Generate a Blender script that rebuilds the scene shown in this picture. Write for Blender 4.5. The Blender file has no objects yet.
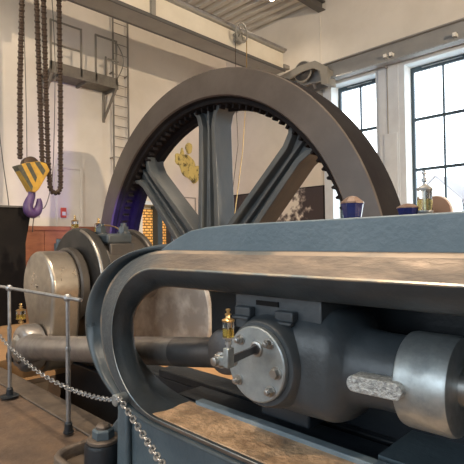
import bpy, bmesh, math, random
from mathutils import Vector, Matrix
random.seed(7)
PI = math.pi
scene = bpy.context.scene
col = scene.collection

# ---------------------------------------------------------------- camera
F, TH, PIT, ROLL = 457.4, .79234, .01774, -.01426
CAM = Vector((0, 0, 1.35))
v0 = Vector((-math.cos(TH), math.sin(TH), 0)); r0 = Vector((math.sin(TH), math.cos(TH), 0)); u0 = Vector((0, 0, 1))
cv = v0*math.cos(PIT) + u0*math.sin(PIT); cu = -v0*math.sin(PIT) + u0*math.cos(PIT)
cr = r0*math.cos(ROLL) + cu*math.sin(ROLL); cu = -r0*math.sin(ROLL) + cu*math.cos(ROLL)
camd = bpy.data.cameras.new('camera'); cam = bpy.data.objects.new('camera', camd); col.objects.link(cam)
camd.sensor_width = 36; camd.lens = 36*F/464; camd.clip_start = .02; camd.clip_end = 300
cam.matrix_world = Matrix.Translation(CAM) @ Matrix((cr, cu, -cv)).transposed().to_4x4()
scene.camera = cam

def at(x, y, ax, val):                      # the point of a real plane seen at a place of the photograph
    D = cv + cr*((x-232)/F) - cu*((y-232)/F)
    i = 'XYZ'.index(ax)
    return CAM + D*((val-CAM[i])/D[i])

# ---------------------------------------------------------------- materials
def mat(name, c, rough=.5, metal=0., c2=None, scale=6., lo=.4, hi=.65, bump=0., bscale=None, stretch=(1, 1, 1), spec=.5, rough2=None, detail=6., coat=0.):
    m = bpy.data.materials.new(name); m.use_nodes = True
    nt = m.node_tree; b = nt.nodes['Principled BSDF']
    b.inputs['Base Color'].default_value = (*c, 1); b.inputs['Roughness'].default_value = rough
    b.inputs['Metallic'].default_value = metal; b.inputs['Specular IOR Level'].default_value = spec
    b.inputs['Coat Weight'].default_value = coat
    if c2 or bump or rough2 is not None:
        tc = nt.nodes.new('ShaderNodeTexCoord'); mp = nt.nodes.new('ShaderNodeMapping')
        mp.inputs['Scale'].default_value = stretch
        nt.links.new(tc.outputs['Object'], mp.inputs['Vector'])
        n = nt.nodes.new('ShaderNodeTexNoise'); n.inputs['Scale'].default_value = scale; n.inputs['Detail'].default_value = detail
        n.inputs['Roughness'].default_value = .6
        nt.links.new(mp.outputs['Vector'], n.inputs['Vector'])
        if c2:
            r = nt.nodes.new('ShaderNodeValToRGB')
            r.color_ramp.elements[0].position = lo; r.color_ramp.elements[0].color = (*c, 1)
            r.color_ramp.elements[1].position = hi; r.color_ramp.elements[1].color = (*c2, 1)
            nt.links.new(n.outputs['Fac'], r.inputs['Fac']); nt.links.new(r.outputs['Color'], b.inputs['Base Color'])
        if rough2 is not None:
            mr = nt.nodes.new('ShaderNodeMapRange'); mr.inputs['From Min'].default_value = .35; mr.inputs['From Max'].default_value = .65
            mr.inputs['To Min'].default_value = rough; mr.inputs['To Max'].default_value = rough2
            nt.links.new(n.outputs['Fac'], mr.inputs['Value']); nt.links.new(mr.outputs['Result'], b.inputs['Roughness'])
        if bump:
            n2 = nt.nodes.new('ShaderNodeTexNoise'); n2.inputs['Scale'].default_value = bscale or scale*4; n2.inputs['Detail'].default_value = 8
            nt.links.new(mp.outputs['Vector'], n2.inputs['Vector'])
            bp = nt.nodes.new('ShaderNodeBump'); bp.inputs['Strength'].default_value = bump; bp.inputs['Distance'].default_value = .02
            nt.links.new(n2.outputs['Fac'], bp.inputs['Height']); nt.links.new(bp.outputs['Normal'], b.inputs['Normal'])
    return m

def emis(name, c, s):
    m = bpy.data.materials.new(name); m.use_nodes = True
    b = m.node_tree.nodes['Principled BSDF']; b.inputs['Base Color'].default_value = (*c, 1)
    b.inputs['Emission Color'].default_value = (*c, 1); b.inputs['Emission Strength'].default_value = s
    return m

def glassy(name, c, rough=.05, tr=1.):
    m = bpy.data.materials.new(name); m.use_nodes = True
    b = m.node_tree.nodes['Principled BSDF']; b.inputs['Base Color'].default_value = (*c, 1)
    b.inputs['Transmission Weight'].default_value = tr; b.inputs['Roughness'].default_value = rough; b.inputs['IOR'].default_value = 1.3
    return m

M = {
 'plaster': mat('plaster', (.73, .68, .61), .9, c2=(.67, .62, .55), scale=1.2, bump=.1, bscale=30),
 'plaster_white': mat('plaster_white', (.60, .66, .73), .9, c2=(.53, .58, .65), scale=2, bump=.1, bscale=30),
 'trim_white': mat('trim_white', (.68, .76, .82), .6),
 'plaster_grey': mat('grey_plaster', (.30, .30, .30), .9),
 'deck': mat('corrugated_deck', (.62, .60, .56), .45, c2=(.54, .52, .48), scale=1),
 'floor': mat('stone_floor', (.165, .105, .066), .5, c2=(.075, .052, .038), scale=4, lo=.3, hi=.7, bump=.35, bscale=22, rough2=.85),
 'floor_tan': mat('tan_floor', (.46, .27, .13), .6, c2=(.34, .20, .10), scale=1.5, bump=.1),
 'curb': mat('stone_curb', (.125, .095, .070), .55, c2=(.07, .054, .042), scale=5, bump=.25),
 'pit': mat('pit_concrete', (.10, .065, .045), .8, c2=(.05, .035, .028), scale=2),
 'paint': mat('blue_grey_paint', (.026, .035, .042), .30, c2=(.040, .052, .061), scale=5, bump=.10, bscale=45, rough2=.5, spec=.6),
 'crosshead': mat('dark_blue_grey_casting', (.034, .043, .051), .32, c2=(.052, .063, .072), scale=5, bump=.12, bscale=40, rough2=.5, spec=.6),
 'strip': mat('pale_blue_strip_paint', (.17, .22, .25), .4, c2=(.22, .27, .30), scale=10),
 'paint_bead': mat('glossy_bead_paint', (.040, .058, .070), .26, c2=(.060, .082, .095), scale=5, bump=.08, bscale=45, rough2=.4, spec=.6),
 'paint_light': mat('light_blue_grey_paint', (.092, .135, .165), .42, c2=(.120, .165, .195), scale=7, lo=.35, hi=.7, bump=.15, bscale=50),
 'paint_web': mat('worn_blue_grey_paint', (.075, .105, .125), .45, c2=(.10, .135, .155), scale=4, bump=.15, bscale=40),
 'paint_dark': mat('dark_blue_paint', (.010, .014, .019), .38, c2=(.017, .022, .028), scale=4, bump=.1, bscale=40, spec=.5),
 'bare_iron': mat('worn_brown_iron', (.23, .18, .14), .42, .55, c2=(.11, .095, .085), scale=14, lo=.35, hi=.7, bump=.25, bscale=60, stretch=(.35, 1, 1), rough2=.6),
 'lit_rust_slide': mat('lamplit_rusted_iron', (.90, .60, .36), .42, .2, c2=(.46, .29, .17), scale=8, lo=.42, hi=.62, bump=.5, bscale=45),  # rusted iron, with the lamp's warm highlight patches painted in
 'steel': mat('polished_steel', (.58, .58, .57), .20, .95, c2=(.33, .32, .30), scale=5, lo=.3, hi=.7, rough2=.42),
 'steel_crank': mat('aged_crank_steel', (.46, .42, .37), .26, .9, c2=(.26, .235, .205), scale=3.5, lo=.3, hi=.7, rough2=.48, bump=.05),
 'steel_rod': mat('grey_rod_steel', (.44, .42, .41), .28, .85, c2=(.24, .22, .21), scale=4, lo=.3, hi=.7, rough2=.5),
 'steel_mid': mat('darker_rod_steel', (.20, .195, .195), .30, .85, c2=(.14, .135, .135), scale=4, rough2=.45),
 'steel_dark': mat('dark_oiled_steel', (.16, .16, .165), .35, .8, c2=(.10, .10, .105), scale=5, rough2=.5),
 'steel_flange': mat('dull_grey_steel', (.44, .48, .49), .36, .75, c2=(.25, .28, .29), scale=12, lo=.35, hi=.7, rough2=.55, bump=.05),
 'galv': mat('galvanised_steel', (.42, .43, .44), .38, .8, c2=(.30, .31, .32), scale=20),
 'key': mat('scratched_key_steel', (.55, .58, .58), .5, .5, c2=(.32, .34, .35), scale=60, lo=.45, hi=.6, bump=.8, bscale=90),
 'disc': mat('mottled_disc_steel', (.30, .28, .265), .40, .3, c2=(.62, .60, .58), scale=2.6, lo=.45, hi=.75, rough2=.6, detail=4),
 'wheel': mat('brown_grey_wheel_paint', (.048, .037, .031), .36, c2=(.068, .055, .047), scale=2, bump=.1, bscale=20, spec=.6),
 'wheel_rim': mat('dark_rim_face', (.014, .012, .013), .95, spec=.08, c2=(.020, .018, .018), scale=2, bump=.1, bscale=20),
 'spoke': mat('blue_grey_spoke_paint', (.052, .062, .070), .34, c2=(.080, .082, .080), scale=3, bump=.1, bscale=25, stretch=(1, 1, .4)),
 'bearing': mat('grey_brown_bearing_iron', (.070, .062, .056), .36, .35, c2=(.045, .042, .040), scale=4, rough2=.5),
 'bearing_dark': mat('dark_bearing_iron', (.040, .038, .036), .34, .3, c2=(.028, .027, .026), scale=4, rough2=.5),
 'black': mat('black_sheet', (.005, .004, .004), .7, c2=(.010, .008, .007), scale=3, spec=.2),
 'wood': mat('red_brown_panel', (.30, .105, .045), .6, c2=(.22, .07, .03), scale=3, stretch=(1, 1, 4)),
 'galgrey': mat('crane_grey_paint', (.30, .285, .25), .5, c2=(.26, .245, .215), scale=2),
 'craneweb_lit': mat('crane_lamplit_paint', (.78, .72, .60), .5, c2=(.72, .66, .54), scale=2),  # crane paint lightened to carry the lamplight on the near web
 'crane_dark': mat('crane_dark_edge', (.10, .095, .09), .5),
 'rail_grey': mat('runway_grey_paint', (.27, .27, .265), .5, c2=(.23, .23, .23), scale=2),
 'ladder': mat('ladder_grey', (.22, .20, .17), .5, .3),
 'platform': mat('platform_steel', (.19, .17, .14), .55, .3, c2=(.14, .125, .105), scale=8),
 'window': mat('dark_blue_window_frame', (.035, .060, .080), .4),
 'chain_dark': mat('oily_brown_chain', (.055, .036, .025), .45, .5),
 'yellow': mat('hazard_yellow', (.50, .29, .03), .5, c2=(.36, .21, .03), scale=12),
 'hazard_black': mat('hazard_black', (.035, .035, .03), .5, c2=(.08, .08, .04), scale=14),
 'hook': mat('purple_hook_paint', (.09, .045, .15), .4, c2=(.06, .035, .10), scale=10),
 'brass': mat('brass', (.50, .34, .15), .32, .95),
 'oil': glassy('amber_oil', (.85, .62, .14), .02, .8),
 'oil_pale': glassy('pale_yellow_oil', (.95, .86, .40), .02),
 'glass': glassy('clear_glass', (.97, 1, 1), .02),
 'navy': mat('navy_enamel', (.012, .018, .11), .22, c2=(.008, .01, .05), scale=12, coat=.4),
 'cap_brown': mat('brown_lid', (.13, .08, .06), .35, c2=(.24, .17, .13), scale=14),
 'disc_brown': mat('brown_board', (.30, .17, .11), .6),
 'disc_edge': mat('pale_board_edge', (.75, .70, .62), .6),
 'red': mat('call_point_red', (.55, .07, .04), .5),
 'white': mat('white_lacquer', (.75, .75, .72), .5),
 'lamp': emis('warm_lamp', (1, .80, .55), 30),
 'blue_lamp': emis('blue_lamp', (.25, .15, 1), 20),
 'orange': mat('orange_label', (.80, .22, .04), .6),
 'house': mat('pale_house_wall', (.80, .82, .84), .9),
 'roof': mat('pale_roof', (.22, .20, .20), .9),
 'grass': mat('outdoor_paving', (.55, .55, .53), .95),
}
# paint worn down to brown iron along the top of the frame, still painted round its end
def worn_band():
    m = M['bare_iron'].copy(); m.name = 'paint_worn_to_brown_iron'; nt = m.node_tree; b = nt.nodes['Principled BSDF']
    tc = next(n for n in nt.nodes if n.type == 'TEX_COORD'); sx = nt.nodes.new('ShaderNodeSeparateXYZ'); nt.links.new(tc.outputs['Object'], sx.inputs[0])
    n = nt.nodes.new('ShaderNodeTexNoise'); n.inputs['Scale'].default_value = 7; n.inputs['Detail'].default_value = 6; nt.links.new(tc.outputs['Object'], n.inputs['Vector'])
    a = nt.nodes.new('ShaderNodeMath'); a.operation = 'MULTIPLY_ADD'; a.inputs[1].default_value = .5; nt.links.new(n.outputs['Fac'], a.inputs[0]); nt.links.new(sx.outputs['X'], a.inputs[2])
    mr = nt.nodes.new('ShaderNodeMapRange'); mr.inputs['From Min'].default_value = -1.12; mr.inputs['From Max'].default_value = -.75; nt.links.new(a.outputs[0], mr.inputs['Value'])
    mx = nt.nodes.new('ShaderNodeMix'); mx.data_type = 'RGBA'; src = b.inputs['Base Color'].links[0].from_socket
    nt.links.new(mr.outputs['Result'], mx.inputs[0]); mx.inputs[6].default_value = (.060, .072, .080, 1); nt.links.new(src, mx.inputs[7]); nt.links.new(mx.outputs[2], b.inputs['Base Color'])
    mm = nt.nodes.new('ShaderNodeMath'); mm.operation = 'MULTIPLY'; mm.inputs[1].default_value = .5; nt.links.new(mr.outputs['Result'], mm.inputs[0]); nt.links.new(mm.outputs[0], b.inputs['Metallic'])
    return m
M['worn_band'] = worn_band()
M['worn_edge_highlight'] = mat('worn_metal_highlight', (.20, .24, .26), .3, .6, c2=(.42, .36, .28), scale=9, lo=.4, hi=.62)  # worn metal, with the bright glint along the lip painted in
M['fillet_highlight'] = mat('painted_fillet_highlight', (.10, .11, .11), .5, .2, c2=(.34, .26, .19), scale=4, lo=.42, hi=.56, stretch=(.5, 1, 1))  # highlight along the plate joint, painted into the fillet's colour
# orange brick pattern; emission stands in for the light on it
def lit_panel():
    m = bpy.data.materials.new('orange_mesh_painted_glow'); m.use_nodes = True; nt = m.node_tree; b = nt.nodes['Principled BSDF']
    tc = nt.nodes.new('ShaderNodeTexCoord'); mp = nt.nodes.new('ShaderNodeMapping'); mp.inputs['Rotation'].default_value = (0, PI/2, PI/2)
    br = nt.nodes.new('ShaderNodeTexBrick'); br.inputs['Scale'].default_value = 3.2; br.inputs['Color1'].default_value = (.85, .47, .13, 1)
    br.inputs['Color2'].default_value = (.62, .32, .08, 1); br.inputs['Mortar'].default_value = (.12, .05, .01, 1); br.inputs['Mortar Size'].default_value = .045
    sx = nt.nodes.new('ShaderNodeSeparateXYZ'); cb = nt.nodes.new('ShaderNodeCombineXYZ')
    nt.links.new(tc.outputs['Object'], sx.inputs[0]); nt.links.new(sx.outputs['Y'], cb.inputs['X']); nt.links.new(sx.outputs['Z'], cb.inputs['Y'])
    nt.links.new(cb.outputs[0], br.inputs['Vector'])
    nt.links.new(br.outputs['Color'], b.inputs['Base Color']); nt.links.new(br.outputs['Color'], b.inputs['Emission Color'])
    b.inputs['Emission Strength'].default_value = .5
    return m
M['lit_orange'] = lit_panel()
# monochrome photograph of a pale flower on a dark ground, on the wall picture
def mural():
    m = bpy.data.materials.new('monochrome_print'); m.use_nodes = True; nt = m.node_tree; b = nt.nodes['Principled BSDF']
    b.inputs['Roughness'].default_value = .6
    tc = nt.nodes.new('ShaderNodeTexCoord')
    sub = nt.nodes.new('ShaderNodeVectorMath'); sub.operation = 'SUBTRACT'; sub.inputs[1].default_value = (.30, 0, .07)
    nt.links.new(tc.outputs['Object'], sub.inputs[0])
    n = nt.nodes.new('ShaderNodeTexNoise'); n.inputs['Scale'].default_value = 5; n.inputs['Detail'].default_value = 5
    nt.links.new(tc.outputs['Object'], n.inputs['Vector'])
    ln = nt.nodes.new('ShaderNodeVectorMath'); ln.operation = 'LENGTH'; nt.links.new(sub.outputs[0], ln.inputs[0])
    a = nt.nodes.new('ShaderNodeMath'); a.operation = 'MULTIPLY_ADD'; a.inputs[1].default_value = -1.25; a.inputs[2].default_value = .95
    nt.links.new(ln.outputs['Value'], a.inputs[0])
    s = nt.nodes.new('ShaderNodeMath'); s.operation = 'ADD'; nt.links.new(a.outputs[0], s.inputs[0])
    s2 = nt.nodes.new('ShaderNodeMath'); s2.operation = 'MULTIPLY_ADD'; s2.inputs[1].default_value = 2.6; s2.inputs[2].default_value = -1.3
    nt.links.new(n.outputs['Fac'], s2.inputs[0]); nt.links.new(s2.outputs[0], s.inputs[1])
    r = nt.nodes.new('ShaderNodeValToRGB'); r.color_ramp.elements[0].position = .12; r.color_ramp.elements[0].color = (.045, .035, .04, 1)
    r.color_ramp.elements[1].position = .62; r.color_ramp.elements[1].color = (.70, .66, .60, 1)
    e = r.color_ramp.elements.new(.35); e.color = (.22, .19, .18, 1)
    nt.links.new(s.outputs[0], r.inputs['Fac']); nt.links.new(r.outputs['Color'], b.inputs['Base Color'])
    return m
M['mural'] = mural()
M['yellow_art'] = mat('yellow_figure_print', (.62, .50, .16), .6, c2=(.12, .095, .03), scale=6, lo=.50, hi=.62, detail=3)

# ---------------------------------------------------------------- mesh helpers
class MB:
    def __init__(s): s.v = []; s.f = []; s.mi = []
    def add(s, vs, fs, mi=0):
        o = len(s.v); s.v += [tuple(p) for p in vs]; s.f += [tuple(i+o for i in f) for f in fs]; s.mi += [mi]*len(fs); return s
    def box(s, a, b, mi=0):
        x0, x1 = sorted((a[0], b[0])); y0, y1 = sorted((a[1], b[1])); z0, z1 = sorted((a[2], b[2]))
        vs = [(x, y, z) for x in (x0, x1) for y in (y0, y1) for z in (z0, z1)]
        return s.add(vs, [(0, 1, 3, 2), (4, 6, 7, 5), (0, 4, 5, 1), (2, 3, 7, 6), (0, 2, 6, 4), (1, 5, 7, 3)], mi)
    def obox(s, a, b, w, h, up=(0, 0, 1)):          # bar from a to b, width w (sideways) height h (along up)
        a, b = Vector(a), Vector(b); d = (b-a).normalized(); side = d.cross(Vector(up)).normalized(); u = side.cross(d)
        vs = [p + side*sx*w/2 + u*sz*h/2 for p in (a, b) for sx, sz in ((-1, -1), (1, -1), (1, 1), (-1, 1))]
        return s.add(vs, [(3, 2, 1, 0), (4, 5, 6, 7), (0, 1, 5, 4), (1, 2, 6, 5), (2, 3, 7, 6), (3, 0, 4, 7)])
    def lathe(s, a, axis, prof, n=48, caps=True):    # prof: (along, radius)
        a = Vector(a); ax = Vector(axis).normalized(); q = Vector((0, 0, 1)) if abs(ax.z) < .9 else Vector((1, 0, 0))
        e1 = ax.cross(q).normalized(); e2 = ax.cross(e1)
        vs = []; fs = []
        for t, r in prof:
            for i in range(n):
                an = 2*PI*i/n; vs.append(a + ax*t + (e1*math.cos(an) + e2*math.sin(an))*max(r, 1e-5))
        for k in range(len(prof)-1):
            for i in range(n):
                j = (i+1) % n; fs.append((k*n+i, k*n+j, (k+1)*n+j, (k+1)*n+i))
        if caps:
            fs.append(tuple(range(n-1, -1, -1))); fs.append(tuple((len(prof)-1)*n+i for i in range(n)))
        return s.add(vs, fs)
    def cyl(s, a, b, r, n=32, bev=0.):
        a, b = Vector(a), Vector(b); L = (b-a).length
        pr = [(0, r), (L, r)] if not bev else [(0, r-bev), (bev*.3, r-bev*.3), (bev, r), (L-bev, r), (L-bev*.3, r-bev*.3), (L, r-bev)]
        return s.lathe(a, b-a, pr, n)
    def tube(s, pts, r, n=10, closed=False):
        pts = [Vector(p) for p in pts]; m = len(pts); rs = r if isinstance(r, (list, tuple)) else [r]*m
        vs = []; fs = []; prev = None
        for i, p in enumerate(pts):
            if closed: d = pts[(i+1) % m]-pts[i-1]
            else: d = pts[min(i+1, m-1)]-pts[max(i-1, 0)]
            d.normalize()
            if prev is None:
                q = Vector((0, 0, 1)) if abs(d.z) < .9 else Vector((1, 0, 0)); e1 = d.cross(q).normalized()
            else: e1 = (prev - d*prev.dot(d)).normalized()
            prev = e1; e2 = d.cross(e1)
            for k in range(n): vs.append(p + (e1*math.cos(2*PI*k/n) + e2*math.sin(2*PI*k/n))*rs[i])
        for i in range(m if closed else m-1):
            j = (i+1) % m
            for k in range(n):
                l = (k+1) % n; fs.append((i*n+k, i*n+l, j*n+l, j*n+k))
        if not closed: fs.append(tuple(range(n-1, -1, -1))); fs.append(tuple((m-1)*n+k for k in range(n)))
        return s.add(vs, fs)
    def prism(s, poly, ax, a, b, mi=0):              # polygon in the plane across axis ax, from a to b
        def P(u, w, t): return {'X': (t, u, w), 'Y': (u, t, w), 'Z': (u, w, t)}[ax]
        n = len(poly); vs = [P(u, w, a) for u, w in poly] + [P(u, w, b) for u, w in poly]
        fs = [tuple(range(n)), tuple(range(2*n-1, n-1, -1))] + [(i, i+n, (i+1) % n+n, (i+1) % n) for i in range(n)]
        return s.add(vs, fs, mi)
    def loft(s, rows, closed=False):
        n = len(rows[0]); vs = [p for r in rows for p in r]; fs = []
        for k in range(len(rows)-1):
            for i in range(n if closed else n-1):
                j = (i+1) % n; fs.append((k*n+i, k*n+j, (k+1)*n+j, (k+1)*n+i))
        return s.add(vs, fs)
    def hexa(s, c, axis, r, h, rot=0.):
        c = Vector(c); ax = Vector(axis).normalized(); q = Vector((0, 0, 1)) if abs(ax.z) < .9 else Vector((1, 0, 0))
        e1 = ax.cross(q).normalized(); e2 = ax.cross(e1); vs = []
        for t, k in ((0, 1), (h*.8, 1), (h, .86)):
            for i in range(6):
                an = rot + PI/3*i; vs.append(c + ax*t + (e1*math.cos(an) + e2*math.sin(an))*r*k)
        fs = [(5, 4, 3, 2, 1, 0), (12, 13, 14, 15, 16, 17)] + [(k*6+i, k*6+(i+1) % 6, k*6+6+(i+1) % 6, k*6+6+i) for k in (0, 1) for i in range(6)]
        return s.add(vs, fs)
    def build(s, name, m, parent=None, bevel=0., smooth=35, segs=2, origin=None, label=None):
        me = bpy.data.meshes.new(name)
        o0 = Vector(origin) if origin is not None else (Vector(parent_loc(parent)) if parent else centre_base(s.v))
        me.from_pydata([tuple(Vector(p)-o0) for p in s.v], [], s.f)
        for k in (m if isinstance(m, (list, tuple)) else [m]): me.materials.append(k if not isinstance(k, str) else M[k])
        for p, i in zip(me.polygons, s.mi): p.material_index = i
        bm = bmesh.new(); bm.from_mesh(me); bmesh.ops.recalc_face_normals(bm, faces=bm.faces)
        lim = math.radians(smooth)
        for f in bm.faces: f.smooth = True
        for e in bm.edges:
            e.smooth = not (len(e.link_faces) != 2 or e.calc_face_angle(0) > lim)
        bm.to_mesh(me); bm.free()
        o = bpy.data.objects.new(name, me); col.objects.link(o)
        if parent: o.parent = parent
        else: o.location = o0
        if bevel:
            md = o.modifiers.new('bevel', 'BEVEL'); md.width = bevel; md.segments = segs; md.limit_method = 'ANGLE'; md.angle_limit = math.radians(38)
            md.harden_normals = False
        if label: o['label'] = label
        return o
def centre_base(v):
    xs, ys, zs = zip(*v); return Vector(((min(xs)+max(xs))/2, (min(ys)+max(ys))/2, min(zs)))
def parent_loc(p):
    l = Vector(p.location); q = p.parent
    while q: l += Vector(q.location); q = q.parent
    return l
def tag(o, label=None, cat=None, group=None, kind=None):
    for k, x in (('label', label), ('category', cat), ('group', group), ('kind', kind)):
        if x: o[k] = x
    return o
def thing(name, loc, label, cat, group=None):
    o = bpy.data.objects.new(name, None); col.objects.link(o); o.location = loc; o.empty_display_size = .1
    return tag(o, label, cat, group)
def struct(name, mb, m, **k): return tag(mb.build(name, m, **k), kind='structure')
def copy_tree(o, parent=None):
    c = o.copy(); col.objects.link(c)
    if parent: c.parent = parent
    for ch in o.children: copy_tree(ch, c)
    return c

# ================================================================ THE HALL
def wall_y(mb, xs, zs, holes, y0, y1):
    for i in range(len(xs)-1):
        for k in range(len(zs)-1):
            cx = (xs[i]+xs[i+1])/2; cz = (zs[k]+zs[k+1])/2
            if any(h[0] < cx < h[1] and h[2] < cz < h[3] for h in holes): continue
            mb.box((xs[i], y0, zs[k]), (xs[i+1], y1, zs[k+1]))
W1 = (-6.86, -5.52, .9, 5.60); W2 = (-4.79, -3.25, .9, 5.60); W3 = (-2.3, -.7, .9, 5.60); W4 = (.9, 2.5, .9, 5.6)
mb = MB(); wall_y(mb, [-11.3, W1[0], W1[1], W2[0], W2[1], W3[0], W3[1], W4[0], W4[1], 9.3], [-.3, .9, 5.60, 8.25], [W1, W2, W3, W4], 11, 11.45)
struct('wall_back', mb, 'plaster')
mb = MB().box((-11.3, -7, -.3), (-11, 11, 8.25)); struct('wall_left', mb, 'plaster')
mb = MB().box((9, -7, -.3), (9.3, 11, 8.25)); struct('wall_right', mb, 'plaster_grey')
FW = [(-9.2, -6.6, 1.2, 6.4), (-5.2, -2.6, 1.2, 6.4), (-1.2, 1.4, 1.2, 6.4), (3.4, 6.0, 1.2, 6.4)]
mb = MB(); xs = [-11.3]+[x for w in FW for x in w[:2]]+[9.3]; wall_y(mb, xs, [-.3, 1.2, 6.4, 8.25], FW, -7.3, -7)
struct('wall_front', mb, 'plaster_grey')

# white lining of the window wall: pilasters and window surrounds
def trim(n, boxes, m='plaster_white', **k):
    mb = MB()
    for a, b in boxes: mb.box(a, b)
    return struct('trim_%d' % n, mb, m, **k)
trim(1, [((-7.12, 10.94, 0), (W1[0], 11, 5.70)), ((W1[1], 10.94, 0), (-5.44, 11, 5.70)), ((W1[0], 10.94, 5.60), (W1[1], 11, 5.70))])
trim(2, [((-4.93, 10.94, 0), (W2[0], 11, 5.70)), ((W2[1], 10.94, 0), (-3.0, 11, 5.70)), ((W2[0], 10.94, 5.60), (W2[1], 11, 5.70))])
trim(3, [((-5.44, 10.90, 0), (-4.93, 11, 5.72))])
trim(4, [((-7.24, 10.985, 0), (-7.20, 11, 8.0))], 'plaster')
# reveals lined in pale paint
for n, w in ((5, W1), (6, W2)):
    trim(n, [((w[0]-.001, 10.935, w[2]), (w[0]+.012, 11.30, w[3])), ((w[1]-.012, 10.935, w[2]), (w[1]+.001, 11.30, w[3])), ((w[0], 10.935, w[3]-.012), (w[1], 11.30, w[3]+.001)), ((w[0], 10.80, w[2]-.03), (w[1], 11.30, w[2]+.01))], 'trim_white')

def window(n, w, yy=11.30, zsplit=(4.28, 3.03, 1.85)):
    x0, x1, z0, z1 = w; root = thing('window_%d' % n, ((x0+x1)/2, yy, z0), None, None); root['kind'] = 'structure'
    f = MB(); t = .09
    f.box((x0, yy, z0), (x0+t, yy+.08, z1)); f.box((x1-t, yy, z0), (x1, yy+.08, z1))
    f.box((x0+t, yy, z1-.13), (x1-t, yy+.08, z1)); f.box((x0+t, yy, z0), (x1-t, yy+.08, z0+t))
    f.build('window_frame', 'window', root)
    xm = (x0+x1)/2 + .02; m_ = MB(); m_.box((xm-.022, yy+.01, z0+t), (xm+.022, yy+.065, z1-.13)); m_.build('mullion', 'window', root)
    for z in zsplit:
        MB().box((x0+t, yy+.005, z-.035), (x1-t, yy+.07, z+.035)).build('glazing_bar', 'window', root)
    MB().box((x0+.3, yy-.02, z1-.075), (x1-.3, yy-.002, z1-.055)).build('opening_gear', 'galv', root)
window(1, W1); window(2, W2); window(3, W3); window(4, W4)
for i, w in enumerate(FW): window(5+i, w, -7.2, (4.9, 3.6, 2.4))

# ceiling: corrugated deck, ribs along X
mb = MB(); prof = []; y = -7.0; pitch = .34
while y < 11.0:
    prof += [(y, 8.05), (y+.15, 8.05), (y+.18, 8.16), (y+.31, 8.16)]; y += pitch
prof = [(y_, z) for y_, z in prof if y_ <= 11.0] + [(11.0, 8.05)]
poly = prof + [(11.0, 8.22), (-7.0, 8.22)]
mb.prism(poly, 'X', -11, 9); struct('ceiling', mb, 'deck', smooth=20)
mb = MB().box((-11, 7.55, 8.02), (9, 7.62, 8.08)); trim_c = struct('trim_7', mb, 'crane_dark')

# floors: walking level with the engine pit left open
PX0, PX1, PY0, PY1 = -5.62, 1.4, 1.75, 2.95
mb = MB().box((-11, -7, -.3), (9, PY0, 0)); mb.box((PX1, PY0, -.3), (9, 11, 0)); struct('floor', mb, 'floor', origin=(0, 0, 0))
mb = MB().box((-11, PY1, -.3), (PX1, 11, 0)); mb.box((-11, PY0, -.3), (PX0, PY1, 0)); struct('floor_far', mb, 'floor_tan', origin=(0, 0, 0))
mb = MB().box((PX0-.1, PY0-.1, -1.5), (PX1+.1, PY1+.1, -1.4)); struct('floor_pit', mb, 'pit')
mb = MB().box((PX0, PY0-.1, -1.4), (PX1, PY0, -.3)).box((PX0, PY1, -1.4), (PX1, PY1+.1, -.3)).box((PX0-.1, PY0-.1, -1.4), (PX0, PY1+.1, -.3)).box((PX1, PY0-.1, -1.4), (PX1+.1, PY1+.1, -.3))
struct('wall_pit', mb, 'pit')
mb = MB().box((-9, 1.56, 0), (-2.95, 1.77, .018)); struct('trim_8', mb, 'curb', bevel=.008)

# door outline on the ladder wall
d = thing('door_1', (-11, 5.3, 0), None, None); d['kind'] = 'structure'
MB().box((-11, 5.02, 0), (-10.965, 5.60, 3.20)).build('door_leaf', 'plaster', d)
mb = MB().box((-11, 4.97, 0), (-10.94, 5.02, 3.26)).box((-11, 5.60, 0), (-10.94, 5.66, 3.26)).box((-11, 5.02, 3.20), (-10.94, 5.60, 3.26)); mb.build('door_frame', 'plaster', d)

# outdoors
mb = MB().box((-60, 11.6, -.6), (40, 80, -.5)); struct('ground_outside', mb, 'grass')
def house(x, y, w, dep, hw, hr, label):
    t = thing('house', (x, y, -.5), label, 'house')
    MB().prism([(x-w/2, -.5), (x+w/2, -.5), (x+w/2, hw), (x, hr), (x-w/2, hw)], 'Y', y, y+dep).build('house_wall', 'house', t)
    for sx in (-1, 1):
        e = Vector((x+sx*(w/2+.1), 0, hw-.1)); a = Vector((x, 0, hr+.02))
        MB().prism([(a.x, a.z), (e.x, e.z), (e.x, e.z+.10), (a.x, a.z+.12)], 'Y', y-.1, y+dep+.1).build('roof_slope', 'roof', t)
house(-9.35, 25, 2.6, 8, 3.3, 4.55, 'pale gabled house nearest the middle of the right-hand window')
house(-6.6, 25, 2.6, 8, 3.1, 4.75, 'pale gabled house at the right edge of the right-hand window')
house(-14.6, 26, 3.0, 8, 2.9, 4.1, 'pale gabled house glimpsed low in the left window beside the flywheel')

# ================================================================ LADDER WALL THINGS
def on_left(px, py, X=-11): return at(px, py, 'X', X)
# ladder
lad = thing('wall_ladder', (-10.8, 6.72, .3), 'tall grey steel ladder fixed to the cream wall beside the high platform', 'ladder')
for y in (6.50, 6.96):
    MB().box((-10.83, y-.018, .3), (-10.79, y+.018, 8.0)).build('stringer', 'ladder', lad)
z = .55; rung = None
while z < 7.95:
    MB().cyl((-10.81, 6.51, z), (-10.81, 6.95, z), .011, 8).build('rung', 'ladder', lad); z += .28
for z in (1.4, 3.6, 5.9, 7.6):
    for y in (6.50, 6.96): MB().box((-11, y-.015, z), (-10.8, y+.015, z+.03)).build('wall_bracket', 'ladder', lad)

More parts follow.
